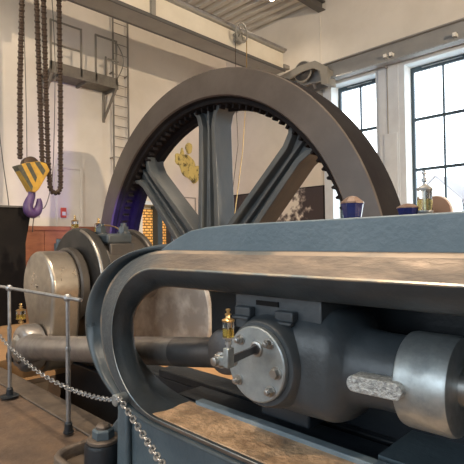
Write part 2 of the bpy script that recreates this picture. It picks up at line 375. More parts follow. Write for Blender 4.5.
# high platform
PY_0, PY_1, PXo, PZ = 4.55, 6.33, -10.33, 5.36
pl = thing('wall_platform', (-11, 5.0, PZ), 'grey steel maintenance platform with handrails high on the cream wall', 'platform')
MB().box((-11, PY_0, PZ), (PXo, PY_1, PZ+.03)).build('deck_plate', 'platform', pl)
mb = MB().box((PXo-.01, PY_0, PZ-.07), (PXo+.03, PY_1, PZ+.20)).box((-11, PY_1-.01, PZ-.07), (PXo, PY_1+.03, PZ+.12)); mb.build('fascia', 'platform', pl)
for y in (4.85, 5.55): MB().box((-11, y-.03, PZ-.06), (PXo, y+.03, PZ)).build('joist', 'platform', pl)
for y in (4.62, PY_1-.03):
    MB().obox((PXo, y, PZ-.05), (-10.97, y, 4.62), .05, .05, (0, 1, 0)).build('strut', 'ladder', pl)
    MB().box((-11, y-.03, 4.55), (-10.95, y+.03, PZ)).build('wall_bracket', 'ladder', pl)
def post(y, x=PXo+.01, top=1.18): MB().box((x-.02, y-.02, PZ), (x+.02, y+.02, PZ+top)).build('railing_post', 'ladder', pl)
for y in (4.58, 5.33, 5.72, 6.30): post(y)
post(PY_1, -10.9, .95)
for z in (1.16, .62):
    MB().box((PXo-.005, 4.58, PZ+z-.018), (PXo+.025, 5.33, PZ+z+.018)).build('handrail', 'ladder', pl)
MB().box((PXo-.005, 5.72, PZ+1.14), (PXo+.025, 6.30, PZ+1.18)).build('handrail', 'ladder', pl)
MB().box((PXo-.005, 6.05, PZ+.62), (PXo+.025, 6.36, PZ+.66)).build('handrail', 'ladder', pl)
pts = [(PXo+.01+.02, 6.34, PZ+1.05-.9*t/10) if False else (PXo+.02+.10*math.sin(PI*t/10), 6.32+.12*math.sin(PI*t/10), PZ+1.1-.9*t/10) for t in range(11)]
MB().tube(pts, .014, 8).build('safety_hoop', 'ladder', pl)

# call point
c = on_left(63, 213, -10.98)
cp = thing('fire_call_point', (-11, c.y, c.z-.12), 'small red fire alarm call point on the cream wall right of the hook', 'alarm')
MB().box((-11, c.y-.07, c.z-.12), (-10.93, c.y+.07, c.z+.13)).build('case', 'red', cp, bevel=.01)
MB().box((-10.93, c.y-.045, c.z-.06), (-10.922, c.y+.045, c.z+.03)).build('push_plate', 'white', cp)

# yellow wall figure (generic cut-out board)
def blob(mb, cy, cz, ry, rz, x0, x1, n=22, rot=0., wob=.12, seed=0):
    rnd = random.Random(seed); ph = rnd.random()*6; poly = []
    for i in range(n):
        a = 2*PI*i/n; k = 1 + wob*math.sin(3*a+ph) + wob*.6*math.sin(5*a+ph*2); u = ry*k*math.cos(a); w = rz*k*math.sin(a)
        poly.append((cy+u*math.cos(rot)-w*math.sin(rot), cz+u*math.sin(rot)+w*math.cos(rot)))
    mb.prism(poly, 'X', x0, x1)
a1 = thing('wall_figure', (-11, 9.25, 3.15), 'yellow and black cut-out figure hung on the cream wall, seen between flywheel spokes', 'wall art')
mb = MB(); blob(mb, 9.15, 3.70, .30, .38, -11, -10.95, seed=3, rot=.5); blob(mb, 8.86, 3.86, .16, .17, -11, -10.947, seed=8); blob(mb, 9.45, 3.45, .22, .28, -11, -10.944, seed=5, rot=-.4)
blob(mb, 8.98, 4.04, .06, .16, -11, -10.953, seed=9)
mb.build('figure_body', 'yellow_art', a1); mb = MB(); blob(mb, 9.25, 4.25, .12, .17, -11, -10.94, seed=2, wob=.06); mb.build('figure_head', 'yellow_art', a1)
# empty thin picture frame
mb = MB().box((-11, 8.99, 2.68), (-10.97, 9.52, 2.71)).box((-11, 9.49, 1.3), (-10.97, 9.52, 2.68)).box((-11, 8.99, 1.3), (-10.97, 9.02, 2.68)).box((-11, 9.02, 1.3), (-10.97, 9.49, 1.33))
tag(mb.build('wall_frame', 'galgrey'), 'thin grey rectangular frame low on the cream wall behind the left spoke', 'frame')
# display cabinet; the light on its mesh panels is put in as emission
dc = thing('display_cabinet', (-10.8, 7.8, 0), 'pale cabinet with two orange mesh panels given a painted-in glow, seen through the flywheel', 'cabinet')
mb = MB().box((-10.99, 7.10, 2.36), (-10.5, 8.55, 2.46)).box((-10.99, 7.10, 0), (-10.6, 8.55, .1)).box((-10.99, 7.10, .1), (-10.96, 8.55, 2.36)); mb.build('casing', 'trim_white', dc)
for y0, y1 in ((7.12, 7.26), (7.77, 7.93), (8.25, 8.30)):
    MB().box((-10.96, y0, .1), (-10.62, y1, 2.36)).build('upright', 'window' if y0 > 7.3 else 'white', dc)
MB().box((-10.96, 8.36, .1), (-10.62, 8.55, 2.36)).build('upright', 'white', dc)
for y0, y1 in ((7.27, 7.76), (7.94, 8.24)):
    MB().box((-10.9, y0, .1), (-10.86, y1, 2.28)).build('mesh_panel', 'lit_orange', dc, label='orange mesh panel with painted-in glow')

# ================================================================ WINDOW WALL THINGS
P1_, P2_ = at(231, 195, 'Y', 10.96), at(324.6, 185, 'Y', 10.96)
zt = 2.86
mp = thing('wall_picture', (-9.0, 10.97, 1.7), 'long black and white photograph of a pale flower-like shape on the window wall', 'picture')
o = MB().box((-10.83, 10.955, 1.55), (-7.15, 11, zt)).build('picture_frame', 'black', mp)
mbp = MB().box((-10.80, 10.948, 1.58), (-7.18, 10.955, zt-.03)).build('print', 'mural', None, origin=(-8.75, 10.95, 2.3)); mbp.parent = mp; mbp.location = Vector((-8.75, 10.95, 2.3))-Vector(mp.location)
c = at(229, 218, 'Y', 9.8)
tag(MB().box((c.x-.14, 9.7, 0), (c.x+.14, 9.9, c.z+.16)).build('orange_sign_stand', 'orange', bevel=.01), 'small orange stand glimpsed at the foot of the upright spoke', 'stand')
# cable box on the pilaster
cb = thing('cable_duct', (-5.2, 10.87, 1.5), 'thin cable and flat white duct cover running down the pier between the windows', 'duct')
MB().box((-5.30, 10.865, 1.2), (-4.96, 10.90, 3.95)).build('duct_cover', 'plaster_white', cb, bevel=.006)
MB().cyl((-5.20, 10.89, 3.95), (-5.20, 10.89, 5.75), .012, 8).build('cable', 'galgrey', cb)

# crane runway beam on brackets
rb = thing('crane_runway_beam', (-1, 10.6, 5.6), 'long grey steel crane runway beam along the top of the windows', 'beam')
mb = MB().box((-11, 10.50, 6.04), (9, 10.76, 6.07)).box((-11, 10.60, 5.66), (9, 10.63, 6.04)).box((-11, 10.48, 5.63), (9, 10.78, 5.66)); mb.build('beam_section', 'rail_grey', rb)
MB().box((-11, 10.59, 6.07), (9, 10.64, 6.10)).build('crane_rail', 'crane_dark', rb)
MB().cyl((-7.0, 10.45, 5.60), (9, 10.45, 5.60), .014, 8).build('conduit', 'galv', rb)
for x in (-10.5, -7.15, -5.2, -2.6, 0, 3, 6):
    MB().prism([(10.78, 5.35), (10.90, 5.2), (11, 5.2), (11, 5.63), (10.48, 5.63), (10.52, 5.60)] if x < -5.5 and x > -10 else [(10.78, 5.60), (11, 5.60), (11, 5.63), (10.78, 5.63)], 'X', x-.03, x+.03).build('bracket', 'rail_grey', rb)
for x in (-4.9, -5.05, -3.45, -1.5): MB().box((x-.035, 10.46, 5.72), (x+.035, 10.60, 5.80)).build('clip', 'white', rb)

# crane bridge: girder + end carriage
cg = thing('crane_bridge', (-8, 4, 5.9), 'grey overhead crane bridge with pale lit web crossing above the flywheel', 'crane')
GX0, GX1, GZ0, GZ1 = -8.26, -7.72, 5.98, 6.50
MB().box((GX0, -3, GZ0), (GX1, 10.0, GZ0+.05)).build('bottom_plate', 'galgrey', cg)
MB().box((GX1-.10, -3, GZ0+.05), (GX1-.06, 10.0, GZ1)).build('web_plate', 'craneweb_lit', cg)
MB().box((GX0, -3, GZ0+.05), (GX0+.04, 10.0, GZ1)).build('web_plate', 'galgrey', cg)
MB().box((GX0-.02, -3, GZ1), (GX1+.02, 10.0, GZ1+.06)).build('top_plate', 'galgrey', cg)
MB().box((GX1-.012, -3, GZ0-.012), (GX1+.02, 10.0, GZ0+.06)).build('edge_strip', 'crane_dark', cg)
MB().box((GX0-.02, -3, GZ0-.012), (GX0+.03, 10.0, GZ0+.02)).build('edge_strip', 'crane_dark', cg)
MB().cyl((GX1, -3, GZ1+.09), (GX1, 10.05, GZ1+.09), .04, 10).build('drive_shaft', 'steel_rod', cg)
for y in (-1, 1, 3, 5.6): MB().box((GX1-.06, y-.05, GZ0+.05), (GX1+.02, y+.05, GZ1)).build('stiffener', 'galgrey', cg)
ec = []
def QY(pts, y): return [(at(px, py, 'Y', y).x, at(px, py, 'Y', y).z) for px, py in pts]
EY = 10.28
MB().prism(QY([(256, 94), (258, 88), (300, 65.5), (315, 60.5), (327, 66.5), (327.5, 84), (321, 84), (320.5, 71), (313, 68), (303, 71), (270, 90), (268, 95)], EY), 'Y', EY, EY+.06).build('end_carriage_plate', 'galgrey', cg)
MB().prism(QY([(268, 95), (270, 89), (303, 71), (320, 71), (320, 84), (300, 92)], EY), 'Y', EY+.34, EY+.40).build('end_carriage_plate', 'crane_dark', cg)
MB().box((-8.24, 10.02, 6.10), (-7.75, 10.27, 6.22)).build('end_block', 'galgrey', cg, bevel=.02)
wc = at(303, 71.5, 'Y', EY+.12); rw = .27
wh = MB().tube([(wc.x+rw*math.cos(2*PI*i/36), EY+.12, wc.z+rw*math.sin(2*PI*i/36)) for i in range(36)], .03, 8, True).build('travel_wheel', 'galgrey', cg)
MB().cyl((wc.x, EY+.09, wc.z), (wc.x, EY+.15, wc.z), rw-.01, 32).build('wheel_disc', 'steel_dark', wh)
MB().cyl((wc.x, EY+.03, wc.z), (wc.x, EY+.10, wc.z), .08, 20).build('axle_cap', 'steel_dark', wh)
MB().prism(QY([(313, 62), (326, 68), (328, 84), (322, 84)], EY), 'Y', EY+.06, EY+.40).build('buffer', 'galgrey', cg)
# hand chain wheel
hc = at(241, 35, 'X', -7.5)
ring = [(-7.5+.015, hc.y+.20*math.cos(a), hc.z+.06+.24*math.sin(a)) for a in [2*PI*i/28 for i in range(28)]]
hw = MB().tube(ring, .022, 8, True).build('hand_wheel', 'galgrey', cg)
for a in (0, PI/3, 2*PI/3):
    MB().obox((-7.5, hc.y-.2*math.cos(a), hc.z+.06-.24*math.sin(a)), (-7.5, hc.y+.2*math.cos(a), hc.z+.06+.24*math.sin(a)), .02, .025, (1, 0, 0)).build('spoke', 'galgrey', hw)
MB().cyl((-7.72, hc.y, hc.z+.06), (-7.44, hc.y, hc.z+.06), .05, 16).build('hub', 'steel', hw)
MB().box((-7.72, hc.y-.03, hc.z-.12), (-7.52, hc.y+.16, hc.z+.0)).build('gear_box', 'galgrey', hw)
for dy, lab in ((-.2, 'thin dangling cord on the left of the chain wheel'), (.2, 'thin pale cord on the right of the chain wheel')):
    cp_ = MB().tube([(-7.5, hc.y+dy, hc.z+.06), (-7.5, hc.y+dy, 4.5), (-7.5+.05, hc.y+dy*.9-.03, 3.6), (-7.5, hc.y-.55+dy, .5)] if dy < 0 else [(-7.5, hc.y+dy, hc.z+.06), (-7.5, hc.y+dy-.03, 5.0), (-7.5, hc.y+dy-.2, 3.5), (-7.5, hc.y-.60, .5)], .012 if dy > 0 else .008, 6)
    tag(cp_.build('pull_cord', 'brass' if dy > 0 else 'chain_dark'), lab, 'cord')

# roof beam
tag(MB().box((-7.25, -7, 7.78), (-7.02, 10.98, 7.80)).box((-7.15, -7, 7.80), (-7.12, 10.98, 8.0)).box((-7.25, -7, 8.0), (-7.02, 10.98, 8.04)).build('roof_beam', 'crane_dark'), 'dark steel roof beam under the corrugated ceiling at the top edge', 'beam')
# ceiling lamp
lc = Vector((-7.861, 9.658, 7.9))
cl = thing('ceiling_lamp', (lc.x, lc.y, 7.86), 'small glowing warm lamp under the corrugated ceiling', 'lamp')
MB().lathe((lc.x, lc.y, 7.92), (0, 0, 1), [(0, .11), (.02, .12), (.10, .09), (.13, .05)], 24).build('housing', 'crane_dark', cl)
MB().lathe((lc.x, lc.y, 7.90), (0, 0, 1), [(0, .03), (.008, .06), (.019, .08)], 24).build('bulb', 'lamp', cl)

# ================================================================ LEFT: hoist chains, hook block, dark cabinet, panel
CX = -7.72
def roller_chain(name, pts, label, width=.078, pitch=.050):
    pts = [Vector(p) for p in pts]; mb = MB(); L = [0]
    for i in range(1, len(pts)): L.append(L[-1]+(pts[i]-pts[i-1]).length)
    n = int(L[-1]/pitch)
    for k in range(n):
        s = (k+.5)*pitch; i = max(j for j in range(len(L)-1) if L[j] <= s); t = (s-L[i])/(L[i+1]-L[i]); p = pts[i].lerp(pts[i+1], t); d = (pts[i+1]-pts[i]).normalized()
        w = width if k % 2 else width*.82
        side = Vector((0, 1, 0)) if abs(d.z) > .5 else Vector((0, 0, 1))
        side = (side - d*side.dot(d)).normalized(); fr = d.cross(side)
        vs = []
        for t_, kk in ((-.56, .55), (-.3, 1), (.3, 1), (.56, .55)):
            for q in range(8):
                a = PI/4*q+PI/8; vs.append(p + d*t_*pitch + side*math.cos(a)*w*.62*kk + fr*math.sin(a)*w*.5*kk)
        fs = [(r*8+q, r*8+(q+1) % 8, r*8+8+(q+1) % 8, r*8+8+q) for r in range(3) for q in range(8)] + [tuple(range(7, -1, -1)), tuple(range(24, 32))]
        mb.add(vs, fs)
    return tag(mb.build(name, 'chain_dark'), label, 'chain')
def cp2(px, py): return at(px, py, 'X', CX)
A = cp2(21, 160); Bt = cp2(22, 0); Bt2 = at(22, 0, 'X', CX)
roller_chain('hoist_chain', [(CX, cp2(22, 0).y, 5.78), cp2(22, 0), cp2(20, 80), cp2(20, 162)], 'dark brown hoist chain on the far left, entering the left of the hook block')
roller_chain('hoist_chain', [(CX, cp2(36, 0).y, 5.78), cp2(36.5, 0), cp2(40, 100), cp2(42.5, 166)], 'dark brown hoist chain entering the right side of the hook block')
c1, c2_ = cp2(50, 186), cp2(60.5, 186); cc = (c1+c2_)/2; rr_ = (c2_-c1).length/2
loop = [(CX, cp2(43, 0).y, 5.78), cp2(43.5, 0), cp2(46, 90), cp2(48, 160), c1] + [Vector((CX, cc.y-rr_*math.cos(PI*t/8), cc.z-rr_*1.35*math.sin(PI*t/8))) for t in range(1, 8)] + [c2_, cp2(60.5, 100), cp2(59, 0), (CX, cp2(59, 0).y, 5.78)]
roller_chain('hoist_chain', loop, 'dark brown slack chain hanging in a long narrow loop right of the hook block')
h0 = cp2(40, 0)
ht = thing('chain_hoist', (CX, h0.y, 5.7), 'grey hoist body under the crane bridge from which the dark chains hang', 'hoist')
MB().box((CX-.2, h0.y-.55, 5.72), (CX+.2, h0.y+.55, 5.93)).build('hoist_body', 'galgrey', ht, bevel=.03)
MB().box((CX-.1, h0.y-.2, 5.93), (CX+.1, h0.y+.2, 5.975)).build('trolley_mount', 'galgrey', ht)
# hook block
def Q(px, py): p = at(px, py, 'X', CX+.0); return (p.y, p.z)
hb = thing('hook_block', (CX, Q(31, 190)[0], Q(31, 190)[1]), 'yellow and black striped crane hook block with purple hook', 'hook')
poly = [Q(14.5, 166), Q(24, 163.5), Q(36, 162), Q(44, 164), Q(47.5, 171), Q(36.5, 190), Q(33, 193), Q(29, 192)]
MB().prism(poly, 'X', CX-.10, CX+.10).build('cheek_body', 'yellow', hb, bevel=.012)
for st in ([Q(14.3, 166), Q(19, 165), Q(30.5, 187), Q(29.5, 191.5)], [Q(23, 164), Q(27.5, 163.4), Q(34.5, 178), Q(33, 183)], [Q(32, 162.9), Q(37, 162.4), Q(43, 171.5), Q(40.5, 176)]):
    MB().prism(st, 'X', CX-.104, CX+.104).build('hazard_stripe', 'hazard_black', hb)
sh = at(30, 165, 'X', CX); MB().cyl((CX-.07, sh.y, sh.z), (CX+.07, sh.y, sh.z), .135, 32, .01).build('sheave', 'chain_dark', hb)
hk = [cp2(32, 190), cp2(31.5, 196), cp2(29.5, 201), cp2(28, 206), cp2(29, 211), cp2(32.5, 213.5), cp2(36.5, 212), cp2(38.8, 207), cp2(39.3, 202), cp2(38.8, 198.5)]
def smoothpts(p, n=4):
    p = [Vector(q_) for q_ in p]
    out = []
    for i in range(len(p)-1):
        a, b, c_, d_ = p[max(i-1, 0)], p[i], p[i+1], p[min(i+2, len(p)-1)]
        for k in range(n):
            t = k/n; out.append(.5*((2*b) + (c_-a)*t + (2*a-5*b+4*c_-d_)*t*t + (3*b-a-3*c_+d_)*t**3))
    return out+[p[-1]]
hp = smoothpts(hk); n = len(hp); MB().tube(hp, [.05+.035*math.sin(PI*min(i/n*1.05, 1)) - .02*(i/n)**4 for i in range(n)], 14).build('hook', 'hook', hb)
b_ = cp2(36, 214.5); MB().box((CX-.04, b_.y-.05, b_.z-.05), (CX+.04, b_.y+.05, b_.z+.03)).build('latch', 'galv', hb)
MB().tube([cp2(34, 216), cp2(33, 224), cp2(32.5, 232)], .008, 6).build('tag_wire', 'chain_dark', hb)
tag(MB().tube(smoothpts([(CX-.1, cp2(55, 120).y, 5.78), cp2(55, 60), cp2(54, 140), cp2(52, 180), cp2(46, 205), cp2(40, 209)]), .008, 6).build('control_cable', 'crane_dark'), 'thin dark cable curving down to the purple hook', 'cable')
tag(MB().tube(smoothpts([(CX-.1, cp2(25, 0).y, 5.78), cp2(25, 60), cp2(26.5, 120), cp2(27, 160)]), .008, 6).build('control_cable', 'crane_dark'), 'thin dark cable hanging beside the far left hoist chain', 'cable')
tag(MB().tube(smoothpts([at(-6, 60, 'X', -9), at(-2, 120, 'X', -9), at(4, 170, 'X', -9), at(9, 207, 'X', -9), at(12, 260, 'X', -9)]), .009, 6).build('loose_cable', 'crane_dark'), 'thin dark cable at the extreme left going down behind the black cabinet', 'cable')

# dark cabinet behind the crank
y0, y1 = at(-60, 210, 'X', -7.95).y, at(32, 207, 'X', -7.95).y
ztop = at(16, 207, 'X', -7.95).z; yr = at(26, 262, 'X', -7.95).y
dk = thing('black_hopper', (-8.5, (y0+y1)/2, 0), 'large plain black bin with a tapering top standing behind the crank', 'bin')
mb = MB().add([(-9.3, y0, 0), (-7.95, y0, 0), (-7.95, yr, 0), (-9.3, yr, 0), (-9.3, y0, 1.35), (-7.95, y0, 1.35), (-7.95, yr, 1.35), (-9.3, yr, 1.35), (-9.3, y0-.1, ztop), (-7.95, y0-.1, ztop), (-7.95, y1, ztop), (-9.3, y1, ztop)],
   [(0, 1, 2, 3), (0, 1, 5, 4), (1, 2, 6, 5), (2, 3, 7, 6), (3, 0, 4, 7), (4, 5, 9, 8), (5, 6, 10, 9), (6, 7, 11, 10), (7, 4, 8, 11), (8, 9, 10, 11)])
mb.build('bin_body', 'black', dk, bevel=.01)
mb = MB().box((-9.32, y0-.12, ztop-.01), (-7.93, y1+.015, ztop+.02)); mb.build('bin_rim', 'crane_dark', dk)
# red brown panel wall behind
wz = 1.655
pw = thing('low_panel_partition', (-9.1, 4, 0), 'low reddish-brown panelled partition behind the black bin and crank bearing', 'partition')
for i in range(5):
    ya = 2.9+i*.62; MB().box((-9.75, ya, .05), (-9.70, ya+.612, wz-.04)).build('panel', 'wood', pw, bevel=.004)
MB().box((-9.78, 2.9, wz-.04), (-9.66, 6.0, wz+.05)).build('cap_rail', 'wood', pw)
MB().box((-9.78, 2.9, 0), (-9.66, 6.0, .05)).build('plinth', 'wood', pw)

# ================================================================ FLYWHEEL
HX, HZ = -5.147, .85
fw = thing('flywheel', (HX, 4.8, HZ), 'huge dark cast-iron flywheel rising behind the blue-grey engine frame', 'flywheel')
RB = 5.06
def wheel_rings(prof, name, m, n=160, smooth=30, **k):
    return MB().lathe((HX, 0, HZ), (0, 1, 0), prof, n, caps=False).build(name, m, fw, smooth=smooth, **k)
# closed rim section, front face Y 4.51
wheel_rings([(4.535, 2.605), (4.513, 2.625), (4.513, 2.985), (4.527, 3.0)], 'rim_face', 'wheel')
wheel_rings([(4.527, 3.0), (4.62, 3.005), (4.95, 3.005), (RB, 2.995), (RB+.02, 2.97), (RB+.02, 2.62), (RB+.01, 2.50), (4.92, 2.47), (4.90, 2.48), (4.86, 2.53), (4.61, 2.53), (4.60, 2.54), (4.60, 2.59), (4.535, 2.605)], 'rim', 'wheel_rim')
rows = []                                            # toothed barring ring, one connected band
for y in (4.66, 4.76):
    row = []
    for i in range(116):
        for da, r in ((0, 2.525), (.36, 2.525), (.40, 2.465), (.60, 2.465), (.64, 2.525)):
            a = 2*PI*(i+da)/116; row.append((HX+r*math.cos(a), y, HZ+r*math.sin(a)))
    rows.append(row)
outer = [[(HX+2.55*math.cos(2*PI*(i/580)), y, HZ+2.55*math.sin(2*PI*(i/580))) for i in range(580)] for y in (4.76, 4.66)]
MB().loft(rows+outer+[rows[0]], closed=True).build('barring_ring', 'wheel_rim', fw, smooth=20)
YF, YB = 4.70, 5.05
spoke0 = None
for k in range(8):
    a = math.radians(90+45*k); ca, sa = math.cos(a), math.sin(a)
    def sp(r, t, y): return (HX + r*ca - t*sa, y, HZ + r*sa + t*ca)
    rs = [.40, .7, 1.5, 2.25, 2.42, 2.53]; hw_ = [.25, .235, .205, .185, .23, .33]; tf = .085
    mb = MB(); rows = []
    for r, h in zip(rs, hw_):
        sec = [(-h, YF), (-h+tf, YF), (-h+tf+.02, YF+.10), (h-tf-.02, YF+.10), (h-tf, YF), (h, YF), (h, YB), (h-tf, YB), (h-tf-.02, YB-.10), (-h+tf+.02, YB-.10), (-h+tf, YB), (-h, YB)]
        rows.append([sp(r, t, y) for t, y in sec])
    mb.loft(rows, closed=True); n = 12; mb.f += [tuple(range(11, -1, -1)), tuple(range(60, 72))]; mb.mi += [0, 0]
    rows2 = []
    for r, h in zip(rs, hw_): rows2.append([sp(r, t, y) for t, y in ((-.018, YF+.03), (.018, YF+.03), (.03, YF+.11), (-.03, YF+.11))])
    mb.loft(rows2, closed=True)
    mb.build('spoke', 'spoke', fw, bevel=.008, smooth=40)
MB().lathe((HX, 0, HZ), (0, 1, 0), [(4.55, .30), (4.55, .40), (4.58, .42), (4.66, .50), (5.10, .50), (5.18, .42), (5.2, .40), (5.2, .30)], 64).build('hub', 'spoke', fw)

# ================================================================ CRANKSHAFT, CRANK, BEARING
cs = thing('crankshaft', (HX, 3.6, HZ), 'steel crankshaft carrying the crank and a big mottled disc behind the frame', 'shaft')
MB().cyl((HX, 2.42, HZ), (HX, 5.9, HZ), .25, 48).build('shaft_body', 'steel_rod', cs)
ex, ez = -4.77, .43
mb = MB().lathe((ex, 3.6, ez), (0, 1, 0), [(0, .815), (.015, .83), (.055, .83), (.07, .815)], 96); mb.build('eccentric_disc', 'disc', cs, label='large mottled grey metal disc')
# crank web with round head
def crank_outline(rt, top, n=28, rb=.27):
    cx, cz, bx, bz = HX+.015, .85, HX+.065, .20
    pts = []
    a0, a1 = math.radians(-14), math.radians(194)
    for i in range(n+1):
        a = a0+(a1-a0)*i/n; pts.append((cx+rt*math.cos(a), cz+rt*math.sin(a)))
    pts += [(bx-rb-.04, .46), (bx-rb, .24)]
    for i in range(1, 12):
        a = PI + PI*i/12; pts.append((bx+rb*math.cos(a), bz+rb*math.sin(a)))
    pts += [(bx+rb, .24), (bx+rb+.05, .46)]
    return pts
ck = thing('crank', (HX, 2.3, .6), 'large round-headed steel crank at the left, joined to the connecting rod', 'crank')
mb = MB().prism(crank_outline(.405, 0), 'Y', 2.10, 2.42); mb.build('crank_web', 'steel_crank', ck, bevel=.035, segs=4)
MB().lathe((HX, 2.42, HZ), (0, 1, 0), [(0, .42), (.02, .44), (.09, .44), (.11, .42)], 64).build('crank_collar', 'bearing', ck)
MB().cyl((HX+.01, 2.085, .87), (HX+.01, 2.10, .87), .018, 16).build('centre_plug', 'steel', ck)
MB().cyl((-5.07, 1.86, .22), (-5.07, 2.2, .22), .15, 40).build('crank_pin', 'steel', ck)

mbr = thing('main_bearing', (HX, 3.0, 0), 'domed grey main bearing with bolted cap between crank and flywheel', 'bearing')
def arch(r, zb, cx=HX, cz=.85, n=32, wide=0.):
    return [(cx+r*math.cos(PI*i/n), cz+r*math.sin(PI*i/n)) for i in range(n+1)] + [(cx-r-wide, zb), (cx+r+wide, zb)]
MB().prism(arch(.67, -.05), 'Y', 2.72, 2.84).build('front_flange', 'bearing_dark', mbr, bevel=.02)
MB().prism(arch(.60, .78), 'Y', 2.86, 3.50).build('bearing_body', 'bearing', mbr, bevel=.03, segs=3)
MB().prism(arch(.66, .80), 'Y', 3.42, 3.50).build('rear_flange', 'bearing', mbr, bevel=.02)
mb = MB()                                            # bright half ring with rivets on the near flange
for i in range(9):
    a = math.radians(-4+7*i*1.1); mb.cyl((HX+.63*math.cos(a), 2.70, .85+.63*math.sin(a)), (HX+.63*math.cos(a), 2.72, .85+.63*math.sin(a)), .014, 10)
mb.build('rivets', 'bearing', mbr)
ring = [(HX+.655*math.cos(math.radians(-4+t*5)), 2.715, .85+.655*math.sin(math.radians(-4+t*5))) for t in range(17)]
MB().tube(ring, .018, 8).build('edge_moulding', 'steel_crank', mbr)
MB().box((HX-.55, 2.86, -.05), (HX+.48, 3.04, .80)).build('pedestal', 'paint_dark', mbr, bevel=.02)
cap0, cap1 = at(91, 243, 'Y', 2.95), at(133, 243, 'Y', 2.95)
MB().box((-5.08, 2.87, 1.325), (-4.66, 3.20, 1.447)).build('cap_block', 'paint', mbr, bevel=.03, segs=3)
MB().box((-5.03, 2.90, 1.0), (-4.66, 3.22, 1.335)).build('cap_flank', 'bearing', mbr, bevel=.02)
for x, y in ((-4.97, 2.96), (-4.76, 3.14)):
    b = MB().cyl((x, y, 1.446), (x, y, 1.47), .075, 20); b.hexa((x, y, 1.47), (0, 0, 1), .065, .06); b.cyl((x, y, 1.53), (x, y, 1.57), .035, 16); b.build('cap_bolt', 'paint', mbr)
x, y = -5.70, 2.80
b = MB().cyl((x, y, 1.2), (x, y, 1.34), .08, 20); b.hexa((x, y, 1.34), (0, 0, 1), .06, .06); b.build('cap_bolt', 'paint', mbr)
MB().box((-5.66, 2.88, 1.15), (-5.44, 3.06, 1.485)).build('oil_rail', 'bearing', mbr, bevel=.01)

mbr.location.y -= .16
def oil_cup(loc, s, label, cat='oil cup', group=None, amber=.55, rad=1., lid='brass', oil='oil'):
    x, y, z = loc; t = thing('oil_cup', loc, label, cat, group)
    MB().lathe(loc, (0, 0, 1), [(0, .10*s*rad), (.06*s, .10*s*rad), (.08*s, .16*s*rad), (.16*s, .16*s*rad), (.18*s, .10*s*rad), (.26*s, .10*s*rad), (.28*s, .26*s*rad), (.32*s, .30*s*rad), (.35*s, .30*s*rad)], 20).build('cup_base', lid, t)
    MB().lathe((x, y, z+.352*s), (0, 0, 1), [(0, .27*s*rad), (amber*.5*s, .27*s*rad)], 20).build('oil_fill', oil, t)
    MB().lathe((x, y, z+.352*s), (0, 0, 1), [(0, .285*s*rad), (.5*s, .285*s*rad)], 24, caps=False).build('glass_cylinder', 'glass', t)
    MB().lathe((x, y, z+.852*s), (0, 0, 1), [(0, .30*s*rad), (.04*s, .31*s*rad), (.07*s, .24*s*rad), (.12*s, .14*s*rad), (.14*s, .08*s*rad), (.20*s, .07*s*rad), (.22*s, .12*s*rad), (.28*s, .12*s*rad), (.30*s, .06*s*rad), (.38*s, .06*s*rad), (.40*s, .10*s*rad), (.46*s, .09*s*rad), (.48*s, .03*s*rad)], 20).build('cup_lid', lid, t)
    MB().cyl((x, y, z+.35*s), (x, y, z+.86*s), .03*s, 8).build('needle', 'steel', t)
    return t
p = at(75, 234, 'Y', 2.78); oil_cup((p.x, 2.78, 1.485), .16, 'small brass and glass oil cup on the left of the main bearing top')
p = at(98.5, 234, 'Y', 2.98); oil_cup((p.x, 2.98, 1.43), .17, 'small brass and glass oil cup behind the bolt of the bearing cap')
tag(MB().tube(smoothpts([Vector((p.x+.04, 2.99, 1.52)), Vector((p.x+.14, 3.0, 1.56)), Vector((-5.0, 3.02, 1.53)), Vector((-4.87, 3.03, 1.455))]), .009, 8).build('oil_pipe', 'brass'), 'thin bright pipe bending down from the oil cup over the bearing cap', 'pipe')

# ================================================================ CONNECTING ROD
p0, p1 = Vector((-5.07, 1.97, .22)), Vector((-1.47, 1.61, .812))
cd = thing('connecting_rod', p0, 'thick grey steel connecting rod running from the crank through the frame opening', 'rod')
ax = (p1-p0).normalized(); L = (p1-p0).length
MB().lathe(p0, ax, [(.10, .15), (.26, .145), (.38, .122), (.6, .118), (2.0, .098), (2.60, .089), (3.02, .083)], 48).build('rod_shaft', 'steel_rod', cd)
MB().lathe(p0, ax, [(3.02, .0825), (3.035, .084), (3.3, .079), (L-.1, .076), (L, .076)], 48).build('rod_neck', 'steel_mid', cd)
mb = MB().lathe((-5.07, 1.87, .22), (0, 1, 0), [(0, .18), (.015, .215), (.03, .235), (.06, .25), (.19, .25), (.215, .235)], 56); mb.build('big_end', 'steel_rod', cd)
MB().lathe((-5.07, 1.835, .22), (0, 1, 0), [(0, .10), (.01, .13), (.025, .15), (.04, .15)], 40).build('end_cap', 'steel', cd)
mb = MB(); mb.hexa((-5.34, 1.86, .09), (0, 1, 0), .06, .10); mb.build('strap_nut', 'paint_dark', cd)
mb = MB().obox((-5.34, 1.98, .10), (-5.10, 1.98, .17), .16, .24, (0, 0, 1)); mb.build('strap', 'steel_rod', cd, bevel=.03)
MB().lathe((-1.52, 1.455, .835), (0, 1, 0), [(0, .080), (.012, .100), (.03, .106), (.26, .106)], 48).build('small_end', 'steel_dark', cd)
oc = at(21, 332, 'Y', 1.96)
oil_cup((oc.x, 1.96, .460), .17, 'small brass oil cup on the big end of the connecting rod', )

